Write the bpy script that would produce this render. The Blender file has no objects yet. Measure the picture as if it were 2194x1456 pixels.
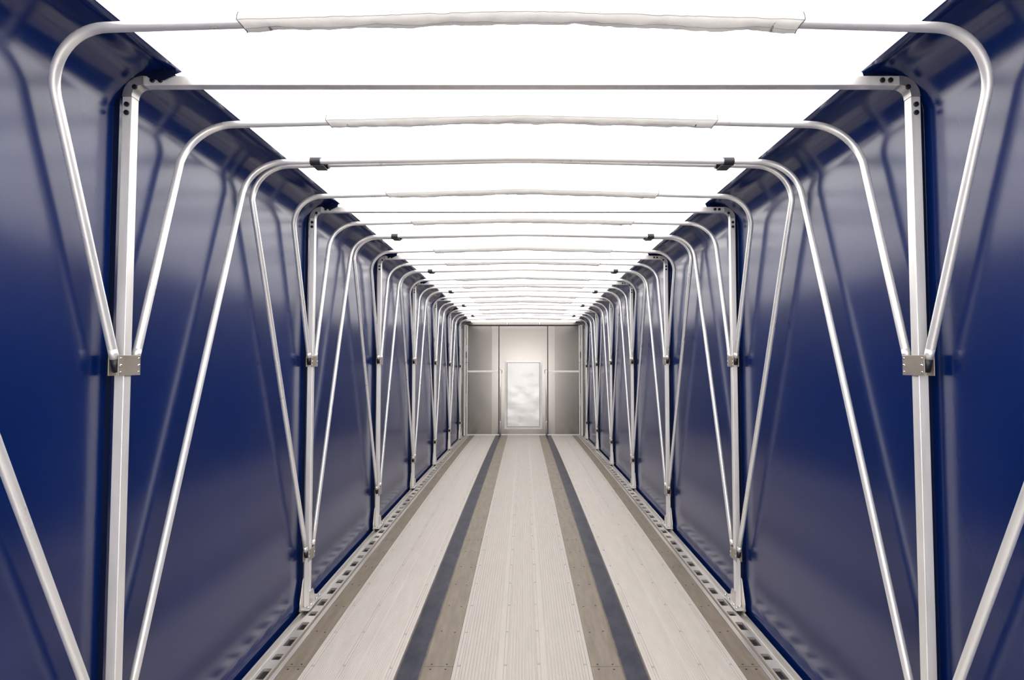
import bpy, math, random
from mathutils import Vector, Matrix, noise

random.seed(7)
S = bpy.context.scene
COL = S.collection
PI = math.pi

# ------------------------------------------------------------------ camera
F_PX = 1150.0
PITCH = math.atan(45.0 / F_PX)
cam_d = bpy.data.cameras.new('camera')
cam = bpy.data.objects.new('camera', cam_d)
COL.objects.link(cam)
cam.location = (0.007, 0.0, 1.40)
cam.rotation_euler = (PI / 2 + PITCH, 0, 0)
cam_d.sensor_fit = 'HORIZONTAL'
cam_d.sensor_width = 36.0
cam_d.lens = F_PX / 2194.0 * 36.0
cam_d.shift_x = -25.0 / 2194.0
cam_d.clip_start = 0.02
cam_d.clip_end = 200
S.camera = cam

# ------------------------------------------------------------------ light
S.view_settings.view_transform = 'Standard'
S.view_settings.look = 'None'
S.view_settings.exposure = 0.0
S.view_settings.gamma = 1.0
S.view_settings.use_curve_mapping = False
S.cycles.max_bounces = 12
S.cycles.diffuse_bounces = 6
S.cycles.glossy_bounces = 6
S.cycles.transmission_bounces = 8
S.cycles.use_denoising = True
S.cycles.caustics_reflective = True
S.cycles.sample_clamp_indirect = 8.0

SKY = 5.2
world = bpy.data.worlds.new('overcast_sky')
S.world = world
world.use_nodes = True
bg = world.node_tree.nodes['Background']
bg.inputs[0].default_value = (1.0, 0.968, 0.93, 1)
bg.inputs[1].default_value = SKY
world.cycles.sampling_method = 'NONE'

# ------------------------------------------------------------------ layout
Y_BACK, Y_END = -1.6, 11.05           # open rear end, bulkhead
Y0, STEP, NF = 1.65, 1.459, 7         # portal frames
XPI, XPO = 1.2085, 1.2385             # post inner and outer face
XT, RT = 1.2190, 0.0125               # bow tube centre line, radius
XW = 1.262                            # tarp wall


def camber(y):                        # the deck is arched lengthwise
    return -0.0024 * (y - 4.0) ** 2


def stations(y0, y1, n=0.35):
    k = max(1, int(math.ceil((y1 - y0) / n)))
    return [y0 + (y1 - y0) * i / k for i in range(k + 1)]


# ------------------------------------------------------------------ materials
class NT:
    def __init__(self, name):
        self.m = bpy.data.materials.new(name)
        self.m.use_nodes = True
        self.t = self.m.node_tree
        self.b = self.t.nodes['Principled BSDF']
        self.out = self.t.nodes['Material Output']

    def n(self, kind, **kw):
        nd = self.t.nodes.new(kind)
        for k, v in kw.items():
            if hasattr(nd, k):
                setattr(nd, k, v)
            else:
                nd.inputs[k].default_value = v
        return nd

    def l(self, a, b):
        self.t.links.new(a, b)

    def coords(self, scale=(1, 1, 1)):
        c = self.n('ShaderNodeTexCoord')
        mp = self.n('ShaderNodeMapping')
        mp.inputs['Scale'].default_value = scale
        self.l(c.outputs['Object'], mp.inputs['Vector'])
        return mp.outputs['Vector']

    def noise(self, vec, scale, detail=3.0, rough=0.5):
        nd = self.n('ShaderNodeTexNoise')
        nd.inputs['Scale'].default_value = scale
        nd.inputs['Detail'].default_value = detail
        nd.inputs['Roughness'].default_value = rough
        self.l(vec, nd.inputs['Vector'])
        return nd.outputs['Fac']

    def ramp(self, fac, stops):
        r = self.n('ShaderNodeValToRGB')
        e = r.color_ramp.elements
        while len(e) < len(stops):
            e.new(0.5)
        for el, (p, c) in zip(e, stops):
            el.position = p
            el.color = (*c, 1) if len(c) == 3 else c
        self.l(fac, r.inputs['Fac'])
        return r.outputs['Color']

    def vmap(self, fac, a, b, lo=0.0, hi=1.0):
        r = self.n('ShaderNodeMapRange')
        r.inputs['From Min'].default_value = lo
        r.inputs['From Max'].default_value = hi
        r.inputs['To Min'].default_value = a
        r.inputs['To Max'].default_value = b
        self.l(fac, r.inputs['Value'])
        return r.outputs['Result']

    def bump(self, height, strength, dist, prev=None):
        b = self.n('ShaderNodeBump')
        b.inputs['Strength'].default_value = strength
        b.inputs['Distance'].default_value = dist
        self.l(height, b.inputs['Height'])
        if prev is not None:
            self.l(prev, b.inputs['Normal'])
        return b.outputs['Normal']


def metal(name, c0, c1, r0, r1, metallic=1.0, scale=(1, 1, 1), nscale=8, bump=0.0, bscale=3.0, bdist=0.002):
    t = NT(name)
    v = t.coords(scale)
    f = t.noise(v, nscale, 4)
    t.l(t.ramp(f, [(0.3, c0), (0.7, c1)]), t.b.inputs['Base Color'])
    t.l(t.vmap(f, r0, r1, 0.3, 0.7), t.b.inputs['Roughness'])
    t.b.inputs['Metallic'].default_value = metallic
    if bump:
        t.l(t.bump(t.noise(t.coords(), bscale, 1.5), bump, bdist), t.b.inputs['Normal'])
    return t.m


def plain(name, c, rough=0.5, metallic=0.0, spec=0.5):
    t = NT(name)
    f = t.noise(t.coords(), 25, 3)
    t.l(t.ramp(f, [(0.3, tuple(x * 0.88 for x in c)), (0.7, c)]), t.b.inputs['Base Color'])
    t.b.inputs['Roughness'].default_value = rough
    t.b.inputs['Metallic'].default_value = metallic
    t.b.inputs['Specular IOR Level'].default_value = spec
    return t.m


def mat_tarp():
    t = NT('blue_vinyl_tarp')
    co = t.coords()
    f = t.noise(co, 2.2, 4)
    t.l(t.ramp(f, [(0.3, (0.0005, 0.0115, 0.090)), (0.7, (0.0006, 0.0123, 0.095))]), t.b.inputs['Base Color'])
    t.b.inputs['Roughness'].default_value = 0.2
    t.b.inputs['IOR'].default_value = 1.72
    n1 = t.bump(t.noise(co, 1.0, 0.0), 0.06, 0.01)
    # puckers along the bottom hem
    sep = t.n('ShaderNodeSeparateXYZ')
    c = t.n('ShaderNodeTexCoord')
    t.l(c.outputs['Object'], sep.inputs[0])
    mask = t.vmap(sep.outputs['Z'], 1.0, 0.0, 0.02, 0.42)
    pk = t.noise(t.coords((1, 3.2, 3.0)), 1.6, 0)
    mu = t.n('ShaderNodeMath', operation='MULTIPLY')
    t.l(mask, mu.inputs[0])
    t.l(pk, mu.inputs[1])
    n2 = t.bump(mu.outputs[0], 0.17, 0.02, n1)
    t.l(n2, t.b.inputs['Normal'])
    return t.m


def mat_roof():
    t = NT('white_roof_tarp')
    d = t.n('ShaderNodeBsdfDiffuse')
    d.inputs['Color'].default_value = (0.8, 0.8, 0.8, 1)
    tr = t.n('ShaderNodeBsdfTranslucent')
    f = t.noise(t.coords(), 1.5, 3)
    t.l(t.ramp(f, [(0.3, (0.80, 0.80, 0.80)), (0.7, (0.84, 0.84, 0.84))]), tr.inputs['Color'])
    mx = t.n('ShaderNodeMixShader')
    mx.inputs[0].default_value = 0.72
    t.l(d.outputs[0], mx.inputs[1])
    t.l(tr.outputs[0], mx.inputs[2])
    t.l(mx.outputs[0], t.out.inputs['Surface'])
    t.t.nodes.remove(t.b)
    return t.m


def mat_sleeve():
    t = NT('white_sleeve_fabric')
    d = t.n('ShaderNodeBsdfDiffuse')
    f = t.noise(t.coords((1, 1, 1)), 30, 3)
    t.l(t.ramp(f, [(0.3, (0.74, 0.72, 0.70)), (0.7, (0.86, 0.85, 0.84))]), d.inputs['Color'])
    tr = t.n('ShaderNodeBsdfTranslucent')
    tr.inputs['Color'].default_value = (0.9, 0.89, 0.88, 1)
    mx = t.n('ShaderNodeMixShader')
    mx.inputs[0].default_value = 0.62
    t.l(d.outputs[0], mx.inputs[1])
    t.l(tr.outputs[0], mx.inputs[2])
    nb = t.bump(t.noise(t.coords((14, 30, 6)), 2.0, 3), 0.6, 0.01)
    t.l(nb, d.inputs['Normal'])
    t.l(mx.outputs[0], t.out.inputs['Surface'])
    t.t.nodes.remove(t.b)
    return t.m


def mat_board():
    t = NT('tan_composite_board')
    co = t.coords((6, 1, 6))
    f = t.noise(co, 5, 6, 0.6)
    g = t.noise(t.coords(), 3.0, 5, 0.65)
    a = t.ramp(f, [(0.3, (0.170, 0.138, 0.106)), (0.7, (0.240, 0.200, 0.160))])
    sc = t.ramp(g, [(0.62, (0, 0, 0)), (0.74, (1, 1, 1))])
    mx = t.n('ShaderNodeMixRGB')
    mx.inputs[2].default_value = (0.36, 0.345, 0.35, 1)
    t.l(a, mx.inputs[1])
    mm = t.n('ShaderNodeMath', operation='MULTIPLY')
    mm.inputs[1].default_value = 0.3
    t.l(sc, mm.inputs[0])
    t.l(mm.outputs[0], mx.inputs[0])
    t.l(mx.outputs[0], t.b.inputs['Base Color'])
    t.b.inputs['Roughness'].default_value = 0.5
    t.b.inputs['Specular IOR Level'].default_value = 0.35
    t.l(t.bump(t.noise(t.coords(), 160, 2), 0.15, 0.001), t.b.inputs['Normal'])
    return t.m


def mat_dark_strip():
    t = NT('stained_dark_strip')
    g = t.noise(t.coords((1.6, 0.9, 1)), 7, 6, 0.65)
    a = t.ramp(g, [(0.35, (0.016, 0.018, 0.036)), (0.68, (0.046, 0.047, 0.066))])
    sep = t.n('ShaderNodeSeparateXYZ')
    c = t.n('ShaderNodeTexCoord')
    t.l(c.outputs['Object'], sep.inputs[0])
    ab = t.n('ShaderNodeMath', operation='ABSOLUTE')
    t.l(sep.outputs['X'], ab.inputs[0])
    w = t.noise(t.coords((1, 3, 1)), 3, 4)
    ad = t.n('ShaderNodeMath', operation='MULTIPLY_ADD')
    ad.inputs[1].default_value = 0.010
    t.l(w, ad.inputs[0])
    t.l(ab.outputs[0], ad.inputs[2])
    edge = t.vmap(ad.outputs[0], 0.0, 1.0, 0.0515, 0.0635)   # the stain stops just short of both long edges
    mx = t.n('ShaderNodeMixRGB')
    mx.inputs[2].default_value = (0.2, 0.165, 0.13, 1)
    t.l(edge, mx.inputs[0])
    t.l(a, mx.inputs[1])
    t.l(mx.outputs[0], t.b.inputs['Base Color'])
    t.b.inputs['Roughness'].default_value = 0.42
    t.b.inputs['Specular IOR Level'].default_value = 0.2
    t.l(t.bump(t.noise(t.coords(), 90, 3), 0.12, 0.001), t.b.inputs['Normal'])
    return t.m


M = {}
M['tarp'] = mat_tarp()
M['roof'] = mat_roof()
M['flap'] = plain('shade_darkened_blue_flap', (0.0010, 0.0050, 0.028), 0.6, spec=0.15)  # blue tarp flap; its shade is put into this near-black colour
M['sleeve'] = mat_sleeve()
M['board'] = mat_board()
M['dark_strip'] = mat_dark_strip()
M['tube'] = metal('satin_aluminium_tube', (0.86, 0.845, 0.83), (0.90, 0.89, 0.88), 0.27, 0.33, metallic=0.55, scale=(2, 2, 0.6))
M['post'] = metal('extruded_aluminium', (0.82, 0.79, 0.765), (0.90, 0.885, 0.87), 0.30, 0.4, metallic=0.48, scale=(6, 6, 0.8))
M['cast'] = metal('cast_aluminium', (0.55, 0.535, 0.52), (0.68, 0.66, 0.645), 0.38, 0.5, nscale=30)
M['plate'] = metal('zinc_plate', (0.38, 0.335, 0.28), (0.42, 0.375, 0.32), 0.4, 0.5, metallic=0.7, nscale=20)
M['bolt'] = metal('zinc_bolt', (0.72, 0.71, 0.70), (0.85, 0.84, 0.83), 0.2, 0.3, nscale=40)
M['plug'] = plain('black_rubber', (0.012, 0.013, 0.022), 0.4)
M['socket'] = plain('dark_socket_screw', (0.014, 0.016, 0.03), 0.35, 0.3)
M['deck'] = metal('ribbed_deck_aluminium', (0.41, 0.377, 0.35), (0.46, 0.425, 0.397), 0.45, 0.52, metallic=0.2, scale=(3, 0.5, 1), nscale=9)
M['deck_side'] = metal('fine_ribbed_deck_aluminium', (0.52, 0.478, 0.445), (0.57, 0.528, 0.495), 0.45, 0.52, metallic=0.15, scale=(3, 0.5, 1), nscale=9)
M['rail'] = metal('rail_aluminium', (0.62, 0.585, 0.55), (0.70, 0.67, 0.64), 0.3, 0.42, metallic=0.7, scale=(4, 0.6, 4), nscale=6)
M['thread'] = plain('grey_thread', (0.30, 0.30, 0.31), 0.7)
M['rivet'] = metal('dull_rivet', (0.40, 0.37, 0.345), (0.46, 0.43, 0.40), 0.5, 0.6, metallic=0.3, nscale=60)
M['cavity'] = plain('shaded_steel_underframe', (0.115, 0.12, 0.19), 0.6, 0.2)
M['ground'] = plain('grey_yard', (0.24, 0.235, 0.23), 0.85)
M['wallsheet'] = metal('brushed_bulkhead_sheet', (0.245, 0.23, 0.215), (0.265, 0.25, 0.235), 0.2, 0.24, scale=(30, 1, 0.7), nscale=3, bump=0.12, bscale=1.6, bdist=0.02)
M['wallsheet2'] = metal('bright_bulkhead_sheet', (0.33, 0.312, 0.295), (0.35, 0.332, 0.315), 0.2, 0.24, scale=(24, 1, 0.7), nscale=3, bump=0.12, bscale=1.4, bdist=0.02)
M['doorsheet'] = metal('dented_door_sheet', (0.53, 0.525, 0.52), (0.56, 0.555, 0.55), 0.3, 0.33, scale=(10, 1, 1), nscale=1, bump=0.5, bscale=3.2, bdist=0.02)
M['trim'] = metal('pale_aluminium_trim', (0.74, 0.715, 0.69), (0.82, 0.80, 0.78), 0.35, 0.45, metallic=0.5, nscale=12)
M['gasket'] = plain('dark_gasket', (0.05, 0.05, 0.065), 0.5)


# ------------------------------------------------------------------ mesh tools
class MB:
    def __init__(self):
        self.v, self.f, self.s = [], [], []

    def add(self, verts, faces, smooth=False):
        o = len(self.v)
        self.v += [tuple(p) for p in verts]
        self.f += [tuple(i + o for i in q) for q in faces]
        self.s += [smooth] * len(faces)
        return self

    def box(self, x0, x1, y0, y1, z0, z1):
        vs = [(x, y, z) for x in (x0, x1) for y in (y0, y1) for z in (z0, z1)]
        return self.add(vs, [(0, 1, 3, 2), (4, 6, 7, 5), (0, 4, 5, 1), (2, 3, 7, 6), (0, 2, 6, 4), (1, 5, 7, 3)])

    def prism(self, pts, axis, a, b, smooth=False):
        """polygon extruded along an axis; pts are the other two coordinates in order"""
        def P(p, t):
            return {'x': (t, p[0], p[1]), 'y': (p[0], t, p[1]), 'z': (p[0], p[1], t)}[axis]
        n = len(pts)
        vs = [P(p, a) for p in pts] + [P(p, b) for p in pts]
        fs = [tuple(range(n)), tuple(range(2 * n - 1, n - 1, -1))]
        self.add(vs, fs)
        self.add(vs, [(i, i + n, (i + 1) % n + n, (i + 1) % n) for i in range(n)], smooth)
        return self

    def tube(self, path, r, n=14, cap=True):
        path = [Vector(p) for p in path]
        rings, prev = [], None
        for i, p in enumerate(path):
            t = (path[min(i + 1, len(path) - 1)] - path[max(i - 1, 0)]).normalized()
            if prev is None:
                u = t.cross(Vector((0, 1, 0)))
                if u.length < 1e-3:
                    u = t.cross(Vector((1, 0, 0)))
                u.normalize()
            else:
                u = (prev - t * prev.dot(t)).normalized()
            prev = u
            w = t.cross(u)
            rings.append([p + (u * math.cos(2 * PI * k / n) + w * math.sin(2 * PI * k / n)) * r for k in range(n)])
        vs = [q for ring in rings for q in ring]
        fs = []
        for i in range(len(rings) - 1):
            for k in range(n):
                a, b = i * n + k, i * n + (k + 1) % n
                fs.append((a, b, b + n, a + n))
        self.add(vs, fs, True)
        if cap:
            self.add(rings[0], [tuple(range(n - 1, -1, -1))])
            self.add(rings[-1], [tuple(range(n))])
        return self

    def dome(self, c, axis, r, h, n=10):
        """low round head sitting on a surface, axis is its outward direction"""
        a = Vector(axis).normalized()
        u = a.orthogonal().normalized()
        w = a.cross(u)
        c = Vector(c)
        prof = [(1.0, 0.0), (0.96, 0.45), (0.75, 0.8), (0.4, 0.97)]
        vs, fs = [], []
        for rr, hh in prof:
            vs += [c + a * h * hh + (u * math.cos(2 * PI * k / n) + w * math.sin(2 * PI * k / n)) * r * rr for k in range(n)]
        vs.append(c + a * h)
        for i in range(len(prof) - 1):
            for k in range(n):
                q, s = i * n + k, i * n + (k + 1) % n
                fs.append((q, s, s + n, q + n))
        e = (len(prof) - 1) * n
        fs += [(e + k, e + (k + 1) % n, len(vs) - 1) for k in range(n)]
        fs.append(tuple(range(n - 1, -1, -1)))
        return self.add(vs, fs, True)

    def extrude_y(self, prof, ys, closed=True, smooth=False, caps=True, arch=True, y_mod=None):
        """profile of (x, z) swept along y, following the arch of the deck"""
        n = len(prof)
        vs = []
        for y in ys:
            c = camber(y) if arch else 0.0
            for k, (x, z) in enumerate(prof):
                vs.append((x, y, z + c))
        fs = []
        m = n if closed else n - 1
        for i in range(len(ys) - 1):
            for k in range(m):
                a, b = i * n + k, i * n + (k + 1) % n
                fs.append((a, b, b + n, a + n))
        self.add(vs, fs, smooth)
        if closed and caps:
            self.add(vs[:n], [tuple(range(n))])
            self.add(vs[-n:], [tuple(range(n - 1, -1, -1))])
        return self

    def mesh(self, name):
        me = bpy.data.meshes.new(name)
        me.from_pydata(self.v, [], self.f)
        me.polygons.foreach_set('use_smooth', self.s)
        me.validate()
        me.update()
        import bmesh
        b = bmesh.new()
        b.from_mesh(me)
        bmesh.ops.remove_doubles(b, verts=b.verts, dist=1e-6)
        bmesh.ops.recalc_face_normals(b, faces=b.faces)
        b.to_mesh(me)
        b.free()
        return me


def put(name, mb, mat, parent=None, loc=None, bevel=0.0, label=None):
    me = mb if isinstance(mb, bpy.types.Mesh) else mb.mesh(name)
    if not me.materials:
        me.materials.append(mat)
    o = bpy.data.objects.new(name, me)
    COL.objects.link(o)
    if parent is not None:
        o.parent = parent
    if loc is not None:
        o.location = loc
    if bevel:
        m = o.modifiers.new('bevel', 'BEVEL')
        m.width = bevel
        m.segments = 2
        m.limit_method = 'ANGLE'
        m.angle_limit = math.radians(50)
    if label:
        o['label'] = label
    return o


def tag(o, label, cat, group=None):
    o['label'] = label
    o['category'] = cat
    if group:
        o['group'] = group
    return o


def thing(name, loc, label, cat, group=None):
    o = bpy.data.objects.new(name, None)
    o.empty_display_size = 0.1
    COL.objects.link(o)
    o.location = loc
    return tag(o, label, cat, group)


def struct(o, label, cat):
    o['kind'] = 'structure'
    return tag(o, label, cat)


# ------------------------------------------------------------------ setting
ORD = ['nearest the camera', 'second from the camera', 'third from the camera', 'fourth from the camera',
       'fifth from the camera', 'sixth from the camera', 'closest to the end wall']

# ground outside
g = MB().add([(-40, -40, -1.25), (40, -40, -1.25), (40, 60, -1.25), (-40, 60, -1.25)], [(0, 1, 2, 3)])
struct(put('ground', g, M['ground']), 'grey yard ground under the trailer', 'ground')

# deck base that closes the underside
ys = stations(Y_BACK, Y_END + 0.05)
b = MB().extrude_y([(-1.312, -0.30), (-1.236, -0.30), (-1.236, -0.09), (1.236, -0.09), (1.236, -0.30), (1.312, -0.30), (1.312, -0.38), (-1.312, -0.38)], ys)
struct(put('floor', b, M['cavity']), 'dark underframe carrying the trailer deck', 'floor')


def tarp_profile():
    """wall, rounded shoulder and blue roof margin of the right side, from the bottom up"""
    p = [(1.268, -0.32), (1.266, -0.085), (1.2655, 0.0), (1.2638, 0.050), (1.2658, 0.0525), (1.264, 0.08), (1.2625, 0.2)]
    p += [(XW, 0.2 + 0.3 * k) for k in range(1, 7)] + [(XW, 2.185)]
    for k in range(1, 13):
        a = PI / 2 * k / 12
        p.append((1.132 + 0.130 * math.cos(a), 2.185 + 0.130 * math.sin(a)))
    p += [(1.115, 2.3168), (1.098, 2.3186), (1.0965, 2.3174), (1.068, 2.322)]
    return p


TP = tarp_profile()
FRAME_Y = [Y0 + STEP * i for i in range(NF)]
wall_ys = sorted(stations(Y_BACK, Y_END + 0.06, 0.2) + [y + d for y in FRAME_Y for d in (0.004, 0.012, 0.075, 0.10)])
for side, sg in (('left', -1), ('right', 1)):
    w = MB()
    rows = []
    for y in wall_ys:
        near = max([max(0.0, min(1.0, (y - f - 0.004) / 0.008, (f + 0.10 - y) / 0.025)) for f in FRAME_Y])
        for k, (x, z) in enumerate(TP):
            if k == len(TP) - 1:
                x += 0.034 * near              # the margin is cut back just behind each frame
            rows.append((sg * x, y, z + camber(y)))
    n = len(TP)
    w.add(rows, [(i * n + k, i * n + k + 1, (i + 1) * n + k + 1, (i + 1) * n + k) for i in range(len(wall_ys) - 1) for k in range(n - 1)], True)
    o = put('wall_' + side, w, M['tarp'])
    so = o.modifiers.new('thickness', 'SOLIDIFY')
    so.thickness = 0.002
    so.offset = 0.0
    struct(o, 'glossy dark blue tarp wall on the %s side, wrapping onto the roof edge' % side, 'wall')

roof = MB().extrude_y([(-1.110, 2.3225), (-1.068, 2.3240), (-0.8, 2.331), (-0.4, 2.3415), (0, 2.352), (0.4, 2.3415), (0.8, 2.331), (1.068, 2.3240), (1.110, 2.3225)],
                      stations(Y_BACK, Y_END + 0.06, 0.2), closed=False, smooth=True)
struct(put('ceiling', roof, M['roof']), 'white translucent roof tarp glowing with daylight', 'ceiling')


# ------------------------------------------------------------------ deck
def ribbed(x0, x1, pitch, land, depth, rows, flat):
    """top profile of a ribbed plank: lands and grooves, plain flat bands along the rivet rows"""
    xs = [(x0, 0.0)]
    x = x0 + 0.006
    n = max(1, int(round((x1 - x0 - 0.012) / pitch)))
    pitch = (x1 - x0 - 0.012) / n
    for i in range(n):
        a = x + i * pitch
        c = a + pitch / 2
        if any(abs(c - r) < flat / 2 + pitch * 0.45 for r in rows):
            continue
        g0, g1 = a + pitch * land / 2, a + pitch * (1 - land / 2)
        e = pitch * 0.08
        xs += [(g0, 0.0), (g0 + e, -depth), (g1 - e, -depth), (g1, 0.0)]
    for r in rows:
        xs += [(r - flat / 2, 0.0), (r - flat / 2 + 0.0006, -0.0035), (r - flat / 2 + 0.0026, -0.0035), (r - flat / 2 + 0.0032, -0.0004),
               (r + flat / 2 - 0.0032, -0.0004), (r + flat / 2 - 0.0026, -0.0035), (r + flat / 2 - 0.0006, -0.0035), (r + flat / 2, 0.0)]
    xs += [(x1, 0.0)]
    xs.sort(key=lambda q: q[0])
    return xs


RIVET = MB().dome((0, 0, 0), (0, 0, 1), 0.0068, 0.0032, 10).mesh('rivet')
RIVET.materials.append(M['rivet'])
SCREW = MB().dome((0, 0, 0), (0, 0, 1), 0.0052, 0.0012, 8).mesh('screw')
SCREW.materials.append(M['socket'])


def plank(x0, x1, pitch, land, depth, rows, flat, label, y_first, mat='deck'):
    prof = ribbed(x0, x1, pitch, land, depth, rows, flat) + [(x1, -0.088), (x0, -0.088)]
    o = put('deck_plank', MB().extrude_y(prof, stations(Y_BACK, Y_END - 0.012)), M[mat])
    tag(o, label, 'floor plank', 'ribbed aluminium deck planks')
    for r in rows:
        y = y_first + (0.011 if r > 0 else 0.0)
        while y < Y_END - 0.1:
            put('rivet', RIVET, None, o, (r, y, camber(y) - 0.0006))
            y += 0.302
    return o


plank(-0.316, -0.104, 0.0153, 0.55, 0.003, [-0.291], 0.019, 'ribbed aluminium plank along the left of the central floor strip', 2.235)
plank(-0.104, 0.104, 0.0153, 0.55, 0.003, [-0.077, 0.077], 0.019, 'ribbed aluminium plank in the middle of the floor with two rivet rows', 2.24)
plank(0.104, 0.316, 0.0153, 0.55, 0.003, [0.291], 0.019, 'ribbed aluminium plank along the right of the central floor strip', 2.235)
for sg, sd in ((-1, 'left'), (1, 'right')):
    for (a, b_, rows, nm) in ((0.75, 0.994, [0.967, 0.822], 'outer'), (0.57, 0.75, [0.601], 'inner')):
        x0, x1 = sorted((sg * a, sg * b_))
        where = 'beside the tan edge boards' if nm == 'outer' else 'beside the dark stained strip'
        plank(x0, x1, 0.0105, 0.62, 0.0016, sorted(sg * r for r in rows), 0.016,
              'finely ribbed aluminium plank on the %s %s' % (sd, where), 2.235 - 0.02 * (nm == 'inner'), 'deck_side')

# stained strips and nailing boards
JOINTS = [Y_BACK, -0.94, 0.80, 2.53, 4.27, 6.0, 7.73, 9.46, Y_END - 0.012]
for sg, sd in ((-1, 'left'), (1, 'right')):
    xc = sg * 0.512
    prof = [(-0.0575, -0.002), (0.0575, -0.002), (0.0575, -0.088), (-0.0575, -0.088)]
    o = put('floor_strip', MB().extrude_y(prof, stations(Y_BACK, Y_END - 0.012)), M['dark_strip'], loc=(xc, 0, 0))
    tag(o, 'dark mottled stained strip along the floor, %s of the centre' % sd, 'floor strip', 'dark floor strips')
    for kind, a, b_, cols, wh in (('inner', 0.3175, 0.4535, (0.350, 0.420), 'beside the central aluminium planks'),
                                  ('edge', 0.9955, 1.0975, (1.024, 1.070), 'beside the slotted side rail')):
        seg = [(JOINTS[i], JOINTS[i + 1]) for i in range(2, len(JOINTS) - 1)]
        for i, (y0, y1) in enumerate(seg):
            x0, x1 = sorted((sg * a, sg * b_))
            prof = [(x0, -0.0012), (x1, -0.0012), (x1, -0.088), (x0, -0.088)]
            o = put('nailing_board', MB().extrude_y(prof, stations(y0 + 0.0012, y1 - 0.0012)), M['board'])
            pos = 'nearest the camera' if i == 0 else ('ending at the end wall' if i == len(seg) - 1 else
                                                       ['', 'second', 'third', 'fourth', 'fifth', 'sixth'][i] + ' from the camera')
            tag(o, 'tan floor board on the %s %s, %s' % (sd, wh, pos), 'floor board', 'tan nailing boards')
            sy = [y0 + 0.02] + [y0 + 0.02 + 0.29 * k for k in range(1, 6)] + [y1 - 0.02]
            for y in sy:
                if y < 2.1:
                    continue
                for q, cx in enumerate(cols):
                    yy = y + (0.012 * q if 0.1 < y - y0 < 1.6 else 0.0)
                    put('screw', SCREW, None, o, (sg * cx, yy, camber(yy) - 0.0012))


# ------------------------------------------------------------------ slotted side rails
def side_rail(sg, sd):
    r = MB()
    ys = stations(Y_BACK, Y_END - 0.02)
    # outer lip with roller channel, flange ledge and inner edge strip
    body = [(1.239, 0.0), (1.2265, 0.0), (1.2245, -0.012), (1.219, -0.020), (1.204, -0.020), (1.1985, -0.012), (1.197, 0.0), (1.1935, 0.0),
            (1.1935, -0.086), (1.239, -0.086)]
    r.extrude_y([(sg * x, z) for x, z in body], ys)
    inner = [(1.135, -0.011), (1.1205, -0.011), (1.1203, 0.0), (1.1115, 0.0), (1.1105, -0.002), (1.1095, 0.0), (1.0985, 0.0), (1.0985, -0.086), (1.135, -0.086)]
    r.extrude_y([(sg * x, z) for x, z in inner], ys)
    # flange with rectangular slots: long, short, long, repeating
    a0, a1, b0, b1 = 1.135, 1.144, 1.182, 1.1935
    r.extrude_y([(sg * a0, 0.0), (sg * a1, 0.0), (sg * a1, -0.014), (sg * a0, -0.014)], ys)
    r.extrude_y([(sg * b0, 0.0), (sg * b1, 0.0), (sg * b1, -0.014), (sg * b0, -0.014)], ys)
    y = 2.429 - 0.432 * 9
    cuts = []
    while y < Y_END - 0.1:
        for dy, ln in ((0, 0.085), (0.155, 0.052), (0.277, 0.085)):
            cuts.append((y + dy, y + dy + ln))
        y += 0.432
    cuts = [c for c in cuts if c[0] > Y_BACK + 0.05 and c[1] < Y_END - 0.06]
    e = Y_BACK
    for c0, c1 in cuts + [(Y_END - 0.02, None)]:
        r.extrude_y([(sg * a1, 0.0), (sg * b0, 0.0), (sg * b0, -0.014), (sg * a1, -0.014)], [e, c0])
        e = c1
    o = put('side_rail', r, M['rail'])
    gr = MB().extrude_y([(sg * x, z) for x, z in ((1.1345, -0.0075), (1.1208, -0.0075), (1.1208, -0.0105), (1.1345, -0.0105))], ys)
    put('groove_filler', gr, M['board'], o, label='tan strip in the rail groove')
    tag(o, 'slotted aluminium rail along the %s edge of the deck' % sd, 'rail', 'slotted side rails')


side_rail(-1, 'left')
side_rail(1, 'right')


# ------------------------------------------------------------------ portal frames
ZB0, ZB1 = 2.269, 2.299               # beam
R_OUT, R_IN = 0.065, 0.034


def casting_mesh(sg):
    """rounded corner block joining post and beam"""
    pts = []
    cx, cz = XPO - R_OUT, ZB1 - R_OUT
    for k in range(11):
        a = PI / 2 * k / 10
        pts.append((cx + R_OUT * math.cos(a), cz + R_OUT * math.sin(a)))
    xi, zi = XPI - R_IN, ZB0 - R_IN
    inn = []
    for k in range(11):
        a = PI / 2 * k / 10
        inn.append((xi + R_IN * math.cos(a), zi + R_IN * math.sin(a)))
    pts = pts + [(XPI - R_IN - 0.002, ZB1)] + [(XPI - R_IN - 0.002, ZB0)] + inn[::-1] + [(XPI, zi - 0.002), (XPO, zi - 0.002)]
    m = MB()
    m.prism([(sg * x, z) for x, z in pts], 'y', -0.0165, 0.0165)
    return m


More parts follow.
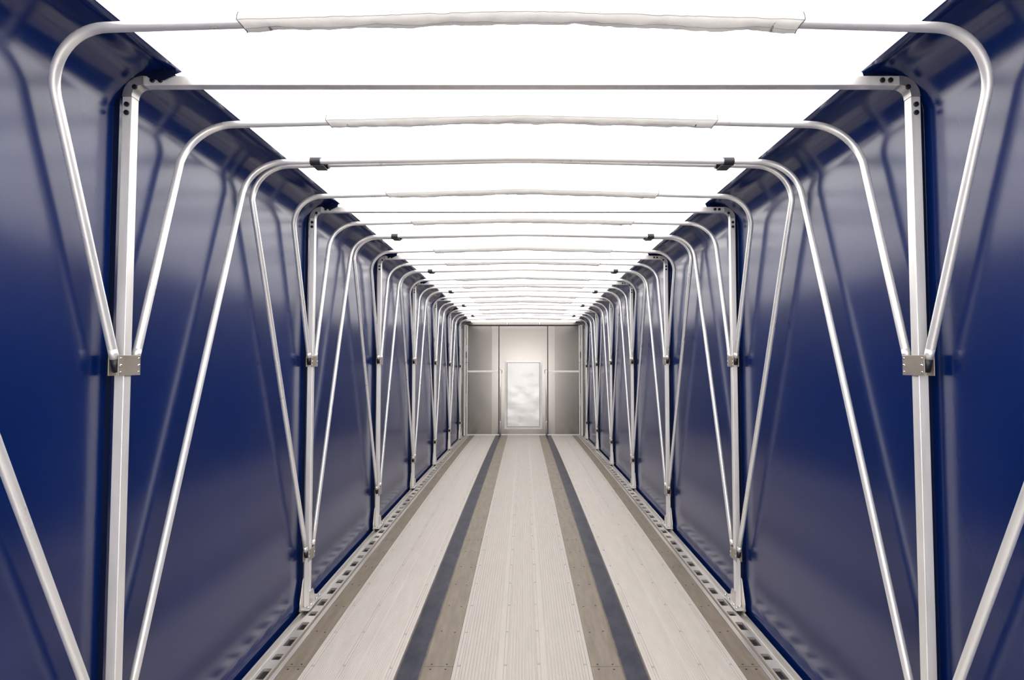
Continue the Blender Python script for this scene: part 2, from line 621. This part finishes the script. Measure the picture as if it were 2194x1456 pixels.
SCR = MB()
_n = 14
_prof = [(0.0080, 0.0), (0.0078, 0.0036), (0.0064, 0.0042), (0.0054, 0.0008), (0.0, 0.0008)]
SCR.add([(r * math.cos(2 * PI * k / _n), -h, r * math.sin(2 * PI * k / _n)) for r, h in _prof[:4] for k in range(_n)] + [(0, -0.0008, 0)],
        [(i * _n + k, i * _n + (k + 1) % _n, (i + 1) * _n + (k + 1) % _n, (i + 1) * _n + k) for i in range(3) for k in range(_n)]
        + [(3 * _n + k, 3 * _n + (k + 1) % _n, 4 * _n) for k in range(_n)])
SCR = SCR.mesh('screw_head')
SCR.materials.append(M['socket'])
BOLT_X = MB().dome((0, 0, 0), (1, 0, 0), 0.0048, 0.0036, 10).mesh('bolt_side')
BOLT_X.materials.append(M['bolt'])
BOLT_Z = MB()
BOLT_Z.prism([(0.0085 * math.cos(PI / 3 * k), 0.0085 * math.sin(PI / 3 * k)) for k in range(6)], 'z', 0, 0.006)
BOLT_Z.dome((0, 0, 0.006), (0, 0, 1), 0.006, 0.005)
BOLT_Z = BOLT_Z.mesh('bolt_up')
BOLT_Z.materials.append(M['bolt'])


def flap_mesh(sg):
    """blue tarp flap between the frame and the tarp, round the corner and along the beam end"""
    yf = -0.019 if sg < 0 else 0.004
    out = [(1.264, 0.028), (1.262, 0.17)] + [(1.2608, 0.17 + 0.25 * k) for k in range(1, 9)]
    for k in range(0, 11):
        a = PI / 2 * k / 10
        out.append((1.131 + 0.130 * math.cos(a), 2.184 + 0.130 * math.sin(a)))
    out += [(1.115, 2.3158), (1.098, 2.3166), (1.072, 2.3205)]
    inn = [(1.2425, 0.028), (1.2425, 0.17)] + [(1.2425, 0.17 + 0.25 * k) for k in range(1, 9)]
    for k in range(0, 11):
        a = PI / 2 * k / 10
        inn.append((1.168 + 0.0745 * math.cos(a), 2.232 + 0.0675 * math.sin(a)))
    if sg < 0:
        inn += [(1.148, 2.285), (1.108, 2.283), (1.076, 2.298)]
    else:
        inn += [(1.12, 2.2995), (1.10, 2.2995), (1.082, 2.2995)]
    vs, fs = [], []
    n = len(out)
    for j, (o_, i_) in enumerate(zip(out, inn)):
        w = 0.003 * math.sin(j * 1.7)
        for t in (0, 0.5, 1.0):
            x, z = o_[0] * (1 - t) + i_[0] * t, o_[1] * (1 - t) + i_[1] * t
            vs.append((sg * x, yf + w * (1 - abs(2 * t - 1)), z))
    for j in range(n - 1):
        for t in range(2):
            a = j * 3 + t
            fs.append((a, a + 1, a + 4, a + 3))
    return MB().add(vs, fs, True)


def bracket_mesh(sg):
    m = MB()
    m.box(*sorted((sg * 1.190, sg * 1.2445)), -0.062, 0.150, 0.010, 0.0165)
    # upright gusset against the outer face of the post
    pts = [(-0.060, 0.0165), (-0.060, 0.045), (-0.020, 0.165), (-0.012, 0.172), (0.018, 0.172), (0.026, 0.165), (0.075, 0.06), (0.075, 0.0165)]
    m.prism([(y, z) for y, z in pts], 'x', *sorted((sg * 1.2395, sg * 1.2445)))
    # thin inner cheek
    m.prism([(-0.016, 0.0165), (-0.016, 0.10), (0.03, 0.10), (0.05, 0.07), (0.05, 0.0165)], 'x', *sorted((sg * 1.2035, sg * 1.2075)))
    # front turn-down
    m.box(*sorted((sg * 1.232, sg * 1.2445)), -0.062, -0.058, 0.0045, 0.0165)
    return m


def portal_frame(i):
    yc = Y0 + STEP * i
    f = thing('portal_frame', (0, yc, camber(yc)), 'square aluminium portal frame with bolted corners, ' + ORD[i], 'frame', 'main portal frames')
    zi = ZB0 - R_IN - 0.002
    xb = XPI - R_IN - 0.002
    beam = MB().box(-xb, xb, -0.015, 0.015, ZB0, ZB1)
    put('beam', beam, M['post'], f, bevel=0.002)
    for sg in (-1, 1):
        p = MB().box(*sorted((sg * XPI, sg * XPO)), -0.015, 0.015, 0.0165, zi)
        p.box(*sorted((sg * XPO, sg * (XPO + 0.0045))), -0.004, 0.010, 0.18, 2.2)
        put('post', p, M['post'], f, bevel=0.002)
        c = put('corner_casting', casting_mesh(sg), M['cast'], f, bevel=0.0012)
        for (x, z, y) in ((1.199, 2.262, -0.0165), (1.2235, 2.208, -0.0152), (1.2235, 2.182, -0.0152), (1.146, 2.284, -0.0152), (1.121, 2.284, -0.0152)):
            put('screw', SCR, None, c, (sg * x, y, z))
        for zc in (1.40, 0.304):
            pl = put('clamp_plate', MB().box(*sorted((sg * 1.2024, sg * 1.2061)), -0.046, 0.046, zc - 0.031, zc + 0.031), M['plate'], f, bevel=0.001,
                     label='tan zinc clamp plate')
            for y in (-0.038, 0.038):
                for dz, k in ((0.021, 0.5), (0, 1), (-0.021, 0.5)):
                    bo = put('bolt', BOLT_X, None, pl, (sg * 1.2024, y, zc + dz))
                    bo.scale = (k, 0.6 + 0.4 * k, 0.6 + 0.4 * k)
                    if sg > 0:
                        bo.rotation_euler = (0, 0, PI)
            put('clamp_plate', MB().box(*sorted((sg * 1.2319, sg * 1.2350)), -0.046, 0.046, zc - 0.031, zc + 0.031), M['plate'], f, bevel=0.001,
                label='tan zinc clamp plate')
        b_ = put('base_bracket', bracket_mesh(sg), M['rail'], f, bevel=0.001)
        for (x, y) in ((1.2, -0.045), (1.2, -0.004), (1.222, -0.032), (1.2, 0.075), (1.203, 0.125)):
            put('bolt', BOLT_Z, None, b_, (sg * x, y, 0.0165))
        rl = MB().box(*sorted((sg * 1.204, sg * 1.219)), -0.05, 0.14, -0.017, 0.010)
        put('roller_carriage', rl, M['plug'], f, label='dark carriage in the rail channel')
        put('tarp_flap', flap_mesh(sg), M['flap'], f, label='blue tarp flap with shade put into its colour')
    return f


# ------------------------------------------------------------------ bows
def bow_path(yp, zp, y1, z1, yr, zc, zm):
    """pivot (yp, zp) -> straight leg to (y1, z1) -> bend -> roof line at yr, corner height zc, middle height zm"""
    R = 0.16
    xc = XT - R
    half = [(-XT, yp, zp)]
    zs = zc - R
    yb = y1 + (y1 - yp) / (z1 - zp) * (zs - z1)
    for k in range(1, 13):
        t = k / 12.0
        half.append((-XT, yp + (yb - yp) * t, zp + (zs - zp) * t))
    slope = math.atan((zm - zc) / xc)
    amax = PI / 2 - slope
    for k in range(1, 15):
        a = amax * k / 14
        t = k / 14.0
        e = 2 * t - t * t
        half.append((-(xc + R * math.cos(a)), yb + (yr - yb) * e, zs + R * math.sin(a)))
    xe, ze = half[-1][0], half[-1][2]
    for k in range(1, 10):
        t = k / 10.0
        z = ze + (zm - ze) * t
        half.append((xe * (1 - t), yr, z))
    half.append((xe * 0.03, yr, zm - 0.0012))
    return half + [(-x, y, z) for x, y, z in half[::-1]]


def roof_z(path, x):
    pts = [p for p in path]
    for a, b_ in zip(pts, pts[1:]):
        if a[0] <= x <= b_[0] and b_[0] > a[0]:
            t = (x - a[0]) / (b_[0] - a[0])
            return a[2] + (b_[2] - a[2]) * t
    return pts[len(pts) // 2][2]


def sleeve_mesh(path, yr, seed, half_len):
    """loose fabric loop sewn to the roof and hanging round the tube"""
    n, k = 150, 16
    vs, fs = [], []
    for i in range(n + 1):
        u = -1 + 2 * i / n
        for j in range(k):
            a = 2 * PI * j / k
            low = max(0.0, -math.sin(a))
            x = u * (half_len - 0.018 * low * (1 if abs(u) > 0.9 else 0))
            zc = roof_z(path, max(-1.0, min(1.0, x)))
            w = noise.noise(Vector((x * 9 + seed * 3.1, j * 0.35, seed)))
            w2 = noise.noise(Vector((x * 24 + seed, j * 0.6, seed * 2.0)))
            up = 0.028
            w3 = noise.noise(Vector((x * 60 + j * 0.9, j * 0.5, seed * 1.3)))
            dn = 0.0205 + 0.005 * w + 0.003 * w2 + 0.0025 * w3
            wy = 0.0165 + 0.0028 * w2 + 0.0022 * w3
            z = zc + (up * math.sin(a) if math.sin(a) > 0 else dn * math.sin(a))
            y = yr + wy * math.cos(a) + 0.003 * w * low
            vs.append((x, y, z))
    for i in range(n):
        for j in range(k):
            a, b_ = i * k + j, i * k + (j + 1) % k
            fs.append((a, b_, b_ + k, a + k))
    return MB().add(vs, fs, True), vs[:k], vs[-k:]


def ring_mesh(ring):
    c = Vector((sum(p[0] for p in ring), sum(p[1] for p in ring), sum(p[2] for p in ring))) / len(ring)
    loop = [Vector(p) + (Vector(p) - c).normalized() * 0.0002 for p in ring]
    return MB().tube(loop + loop[:2], 0.0011, 6, cap=False)


def add_bow(name, yc, path, label, cat, group, sleeve=None, clips=None):
    b_ = thing(name, (0, yc, camber(yc)), label, cat, group)
    # plugs take the last 3 cm at both ends
    a, c = Vector(path[0]), Vector(path[1])
    d = (c - a).normalized()
    s0 = a + d * 0.036
    e, h = Vector(path[-1]), Vector(path[-2])
    d2 = (h - e).normalized()
    s1 = e + d2 * 0.036
    tp = [s0] + [Vector(p) for p in path[1:-1]] + [s1]
    put('tube', MB().tube(tp, RT, 16), M['tube'], b_)
    put('end_plug', MB().tube([a - d * 0.004, s0 + d * 0.0005], RT * 0.97, 14), M['plug'], b_, label='black end plug')
    put('end_plug', MB().tube([e - d2 * 0.004, s1 + d2 * 0.0005], RT * 0.97, 14), M['plug'], b_, label='black end plug')
    for s_, dd in ((s0, d), (s1, d2)):
        put('collar', MB().tube([s_, s_ + dd * 0.03], RT * 1.012, 16), M['tube'], b_)
    if sleeve:
        seed, hl, yr = sleeve
        m, r0, r1 = sleeve_mesh(path, yr, seed, hl)
        sv = put('fabric_sleeve', m, M['sleeve'], b_, label='white fabric sleeve')
        nk = 16
        for j in (8, 11):
            ln = [Vector(q) + Vector((0, -0.0004, -0.0002)) for q in m.v[j::nk]]
            put('seam', MB().tube(ln, 0.0006, 5, cap=False), M['thread'], sv, label='thin grey seam line')
        for r in (r0, r1):
            put('hem', ring_mesh(r), M['gasket'], sv, label='dark hem at the sleeve end')
    if clips:
        yr, yo, zo = clips              # this roof line and the neighbour's
        for sg in (-1, 1):
            x0 = sg * 0.915
            z = roof_z(path, x0)
            c = MB()
            # open saddle over the near tube, strap running down to the far tube
            arc = [(yr + 0.0185 * math.cos(t), z + 0.0185 * math.sin(t)) for t in [PI * (0.1 + 1.4 * k / 12) for k in range(13)]]
            arc2 = [(yr + 0.0135 * math.cos(t), z + 0.0135 * math.sin(t)) for t in [PI * (0.1 + 1.4 * k / 12) for k in range(13)]]
            c.prism(arc + arc2[::-1], 'x', x0 - 0.022, x0 + 0.022)
            x1 = x0 - (0.016 if sg > 0 else -0.016)
            arc = [(yo + 0.0180 * math.cos(t), z + zo + 0.0180 * math.sin(t)) for t in [PI * (0.75 + 1.15 * k / 12) for k in range(13)]]
            arc2 = [(yo + 0.0140 * math.cos(t), z + zo + 0.0140 * math.sin(t)) for t in [PI * (0.75 + 1.15 * k / 12) for k in range(13)]]
            c.prism(arc + arc2[::-1], 'x', x1 - 0.022, x1 + 0.022)
            lo = min(x0, x1) - 0.016
            hi = max(x0, x1) + 0.016
            c.box(lo, hi, yr - 0.004, yo + 0.004, z - 0.0195, z - 0.0145)
            put('clip', c, M['plug'], b_, label='black plastic clip')
    return b_


for i in range(NF):
    yc = Y0 + STEP * i
    portal_frame(i)
    who = 'portal frame ' + ORD[i]
    hl = 0.722 - 0.004 * (i % 3)
    # upper pair, from the middle clamps
    lift = lambda dy: camber(yc + dy) - camber(yc)
    p = bow_path(-0.030, 1.386, -0.250, 2.05, -0.305, 2.272 + lift(-0.305), 2.304 + lift(-0.305))
    add_bow('covered_bow', yc, p, 'sleeved bow leaning towards the camera off the ' + who,
            'bow', 'sleeved roof bows', sleeve=(i * 2 + 1.3, hl, -0.305))
    if i < NF - 1:
        p = bow_path(0.036, 1.386, 0.228, 2.08, 0.293, 2.279 + lift(0.293), 2.306 + lift(0.293))
        add_bow('covered_bow', yc, p, 'sleeved bow leaning away past the ' + who,
                'bow', 'sleeved roof bows', sleeve=(i * 2 + 2.6, hl - 0.006, 0.293))
    # lower pair, from the low clamps, meeting midway between two frames
    d1 = -0.722 if i == 0 else -0.682
    p = bow_path(-0.030, 0.300, d1, 2.05, -0.704 if i else -0.735, 2.292 + lift(-0.704), 2.318 + lift(-0.704))
    add_bow('bare_bow', yc, p, 'bare tube bow leaning towards the camera off the ' + who, 'bow', 'bare roof bows')
    if i < NF - 1:
        p = bow_path(0.040, 0.300, 0.640, 2.08, 0.700, 2.288 + lift(0.700), 2.308 + lift(0.700))
        add_bow('bare_bow', yc, p, 'black-clipped bare tube bow leaning away past the ' + who, 'bow', 'bare roof bows',
                clips=(0.700, 0.755, 0.0048 + lift(0.755) - lift(0.700)))

# ------------------------------------------------------------------ bulkhead
ZE = camber(Y_END)
YB = Y_END


def wbox(x0, x1, z0, z1, dy0, dy1):
    return MB().box(x0, x1, YB - dy1, YB - dy0, ZE + z0, ZE + z1)


wb = put('wall_back', MB().box(-1.2602, 1.2602, YB, YB + 0.05, ZE - 0.088, ZE + 2.312), M['wallsheet2'])
struct(wb, 'brushed aluminium end wall with framed door', 'wall')
for sg in (-1, 1):
    X = lambda a, b_: sorted((sg * a, sg * b_))
    put('panel', wbox(*X(0.648, 1.142), 1.325, 2.255, 0.0, 0.003), M['wallsheet'], wb)
    put('panel', wbox(*X(0.648, 1.142), 0.025, 1.285, 0.0, 0.003), M['wallsheet'], wb)
    put('cover_strip', wbox(*X(0.516, 0.648), 0.025, 2.255, 0.0, 0.006), M['wallsheet2'], wb)
    put('post_gasket', wbox(*X(0.493, 0.513), 0.025, 2.255, 0.0, 0.012), M['gasket'], wb, label='dark vertical joint')
    put('cross_rail', wbox(*X(0.516, 1.142), 1.287, 1.323, 0.006, 0.030), M['trim'], wb, bevel=0.002)
    put('edge_trim', wbox(*X(1.144, 1.165), 0.02, 2.255, 0.0, 0.02), M['trim'], wb, bevel=0.002)
    tb = put('header_tab', wbox(*X(0.316, 0.356), 2.272, 2.300, 0.06, 0.064), M['gasket'], wb, label='dark clip plate on the header')
    put('tab_face', wbox(*X(0.325, 0.347), 2.270, 2.304, 0.064, 0.070), M['trim'], tb, label='small bright tab')
hd = put('header', wbox(-1.165, 1.165, 2.262, 2.318, 0.0, 0.06), M['wallsheet'], wb, bevel=0.003)
put('header_gasket', wbox(-1.13, 1.13, 2.240, 2.261, 0.0, 0.03), M['gasket'], wb, label='dark seal under the header')
put('sill', wbox(-1.165, 1.165, 0.0, 0.024, 0.0, 0.012), M['trim'], wb, bevel=0.002)

dr = put('door_1', wbox(-0.333, 0.333, 0.178, 1.484, 0.001, 0.010), M['doorsheet'])
struct(dr, 'dented shiny aluminium door in the middle of the end wall', 'door')


def frame_piece(pts):
    """mitred moulding: outer edge low, inner edge raised"""
    m = MB()
    (o0, o1, i1, i0) = pts
    vs = [(x, YB - 0.002, ZE + z) for x, z in (o0, o1, i1, i0)] + [(o0[0], YB - 0.012, ZE + o0[1]), (o1[0], YB - 0.012, ZE + o1[1]),
                                                                   (i1[0], YB - 0.016, ZE + i1[1]), (i0[0], YB - 0.016, ZE + i0[1])]
    return m.add(vs, [(0, 1, 2, 3), (4, 5, 6, 7), (0, 1, 5, 4), (1, 2, 6, 5), (2, 3, 7, 6), (3, 0, 4, 7)])


a, b_, c, d = (-0.381, 0.13), (0.381, 0.13), (0.381, 1.532), (-0.381, 1.532)
e, f_, g_, h = (-0.336, 0.175), (0.336, 0.175), (0.336, 1.487), (-0.336, 1.487)
for pts in ((a, b_, f_, e), (b_, c, g_, f_), (c, d, h, g_), (d, a, e, h)):
    put('frame_moulding', frame_piece(pts), M['trim'], dr)

for x0, x1, z0, z1 in ((-0.3375, -0.3305, 0.172, 1.490), (0.3305, 0.3375, 0.172, 1.490), (-0.3305, 0.3305, 0.172, 0.179), (-0.3305, 0.3305, 1.483, 1.490)):
    put('door_seal', wbox(x0, x1, z0, z1, 0.0, 0.0172), M['gasket'], dr, label='dark seal line')
for x0, x1, z0, z1 in ((-0.386, -0.381, 0.126, 1.536), (0.381, 0.386, 0.126, 1.536), (-0.381, 0.381, 0.126, 0.130), (-0.381, 0.381, 1.532, 1.536)):  # thin grey strips drawn as the shadow line round the door frame
    put('frame_shadow_line', wbox(x0, x1, z0, z1, 0.0, 0.010), M['cast'], dr)
for sg, sd in ((-1, 'left'), (1, 'right')):
    x = sg * 0.472
    o = thing('lock_rod', (x, YB - 0.02, ZE + 0.0), 'slim vertical lock rod on the end wall, %s of the door' % sd, 'rod', 'end wall lock rods')
    put('rod', MB().tube([(0, 0, 0.27), (0, 0, 1.33)], 0.0145, 14), M['trim'], o)
    put('rod_foot', MB().tube([(0, 0, 0.001), (0, 0, 0.275), (0, 0, 0.285)], 0.0185, 14), M['trim'], o)
    put('hook', MB().tube([(0, 0, 1.328), (0, -0.002, 1.345), (-sg * 0.018, -0.002, 1.352), (-sg * 0.03, 0.0, 1.335), (-sg * 0.031, 0.0, 1.27)], 0.006, 8), M['bolt'], o)
    # corner post with latch gear between the bulkhead and the last frame
    o = thing('corner_post', (sg * 1.19, YB - 0.12, ZE), 'grey corner post with latches at the %s end of the end wall' % sd, 'post', 'end wall corner posts')
    pm = MB().box(-0.02, 0.02, 0.0, 0.118, 0.008, 2.26)
    put('column', pm, M['trim'], o, bevel=0.003)
    put('channel', MB().box(*sorted((-sg * 0.0205, -sg * 0.026)), 0.02, 0.05, 0.02, 2.24), M['gasket'], o, label='dark channel')
    for z0, z1, mt in ((0.60, 0.86, 'cast'), (1.98, 2.12, 'plate'), (1.58, 1.70, 'plug'), (0.46, 0.53, 'plate'), (1.72, 1.84, 'cast')):
        put('latch', MB().box(*sorted((-sg * 0.018, -sg * 0.034)), -0.012, 0.03, z0, z1), M[mt], o, bevel=0.002)
    put('latch_pin', MB().tube([(-sg * 0.02, -0.01, 1.50), (-sg * 0.055, -0.01, 1.50)], 0.014, 10), M['bolt'], o)

# the bulkhead stands square to the deck, which slopes down at this end
LEAN = 0.013
tilt = Matrix.Translation((0, YB, ZE)) @ Matrix.Rotation(-LEAN, 4, 'X') @ Matrix.Translation((0, -YB, -ZE))
for o in list(COL.objects):
    if o.parent is None and o.name.split('.')[0] in ('wall_back', 'door_1', 'lock_rod', 'corner_post'):
        o.matrix_world = tilt @ (Matrix.Translation(o.location))
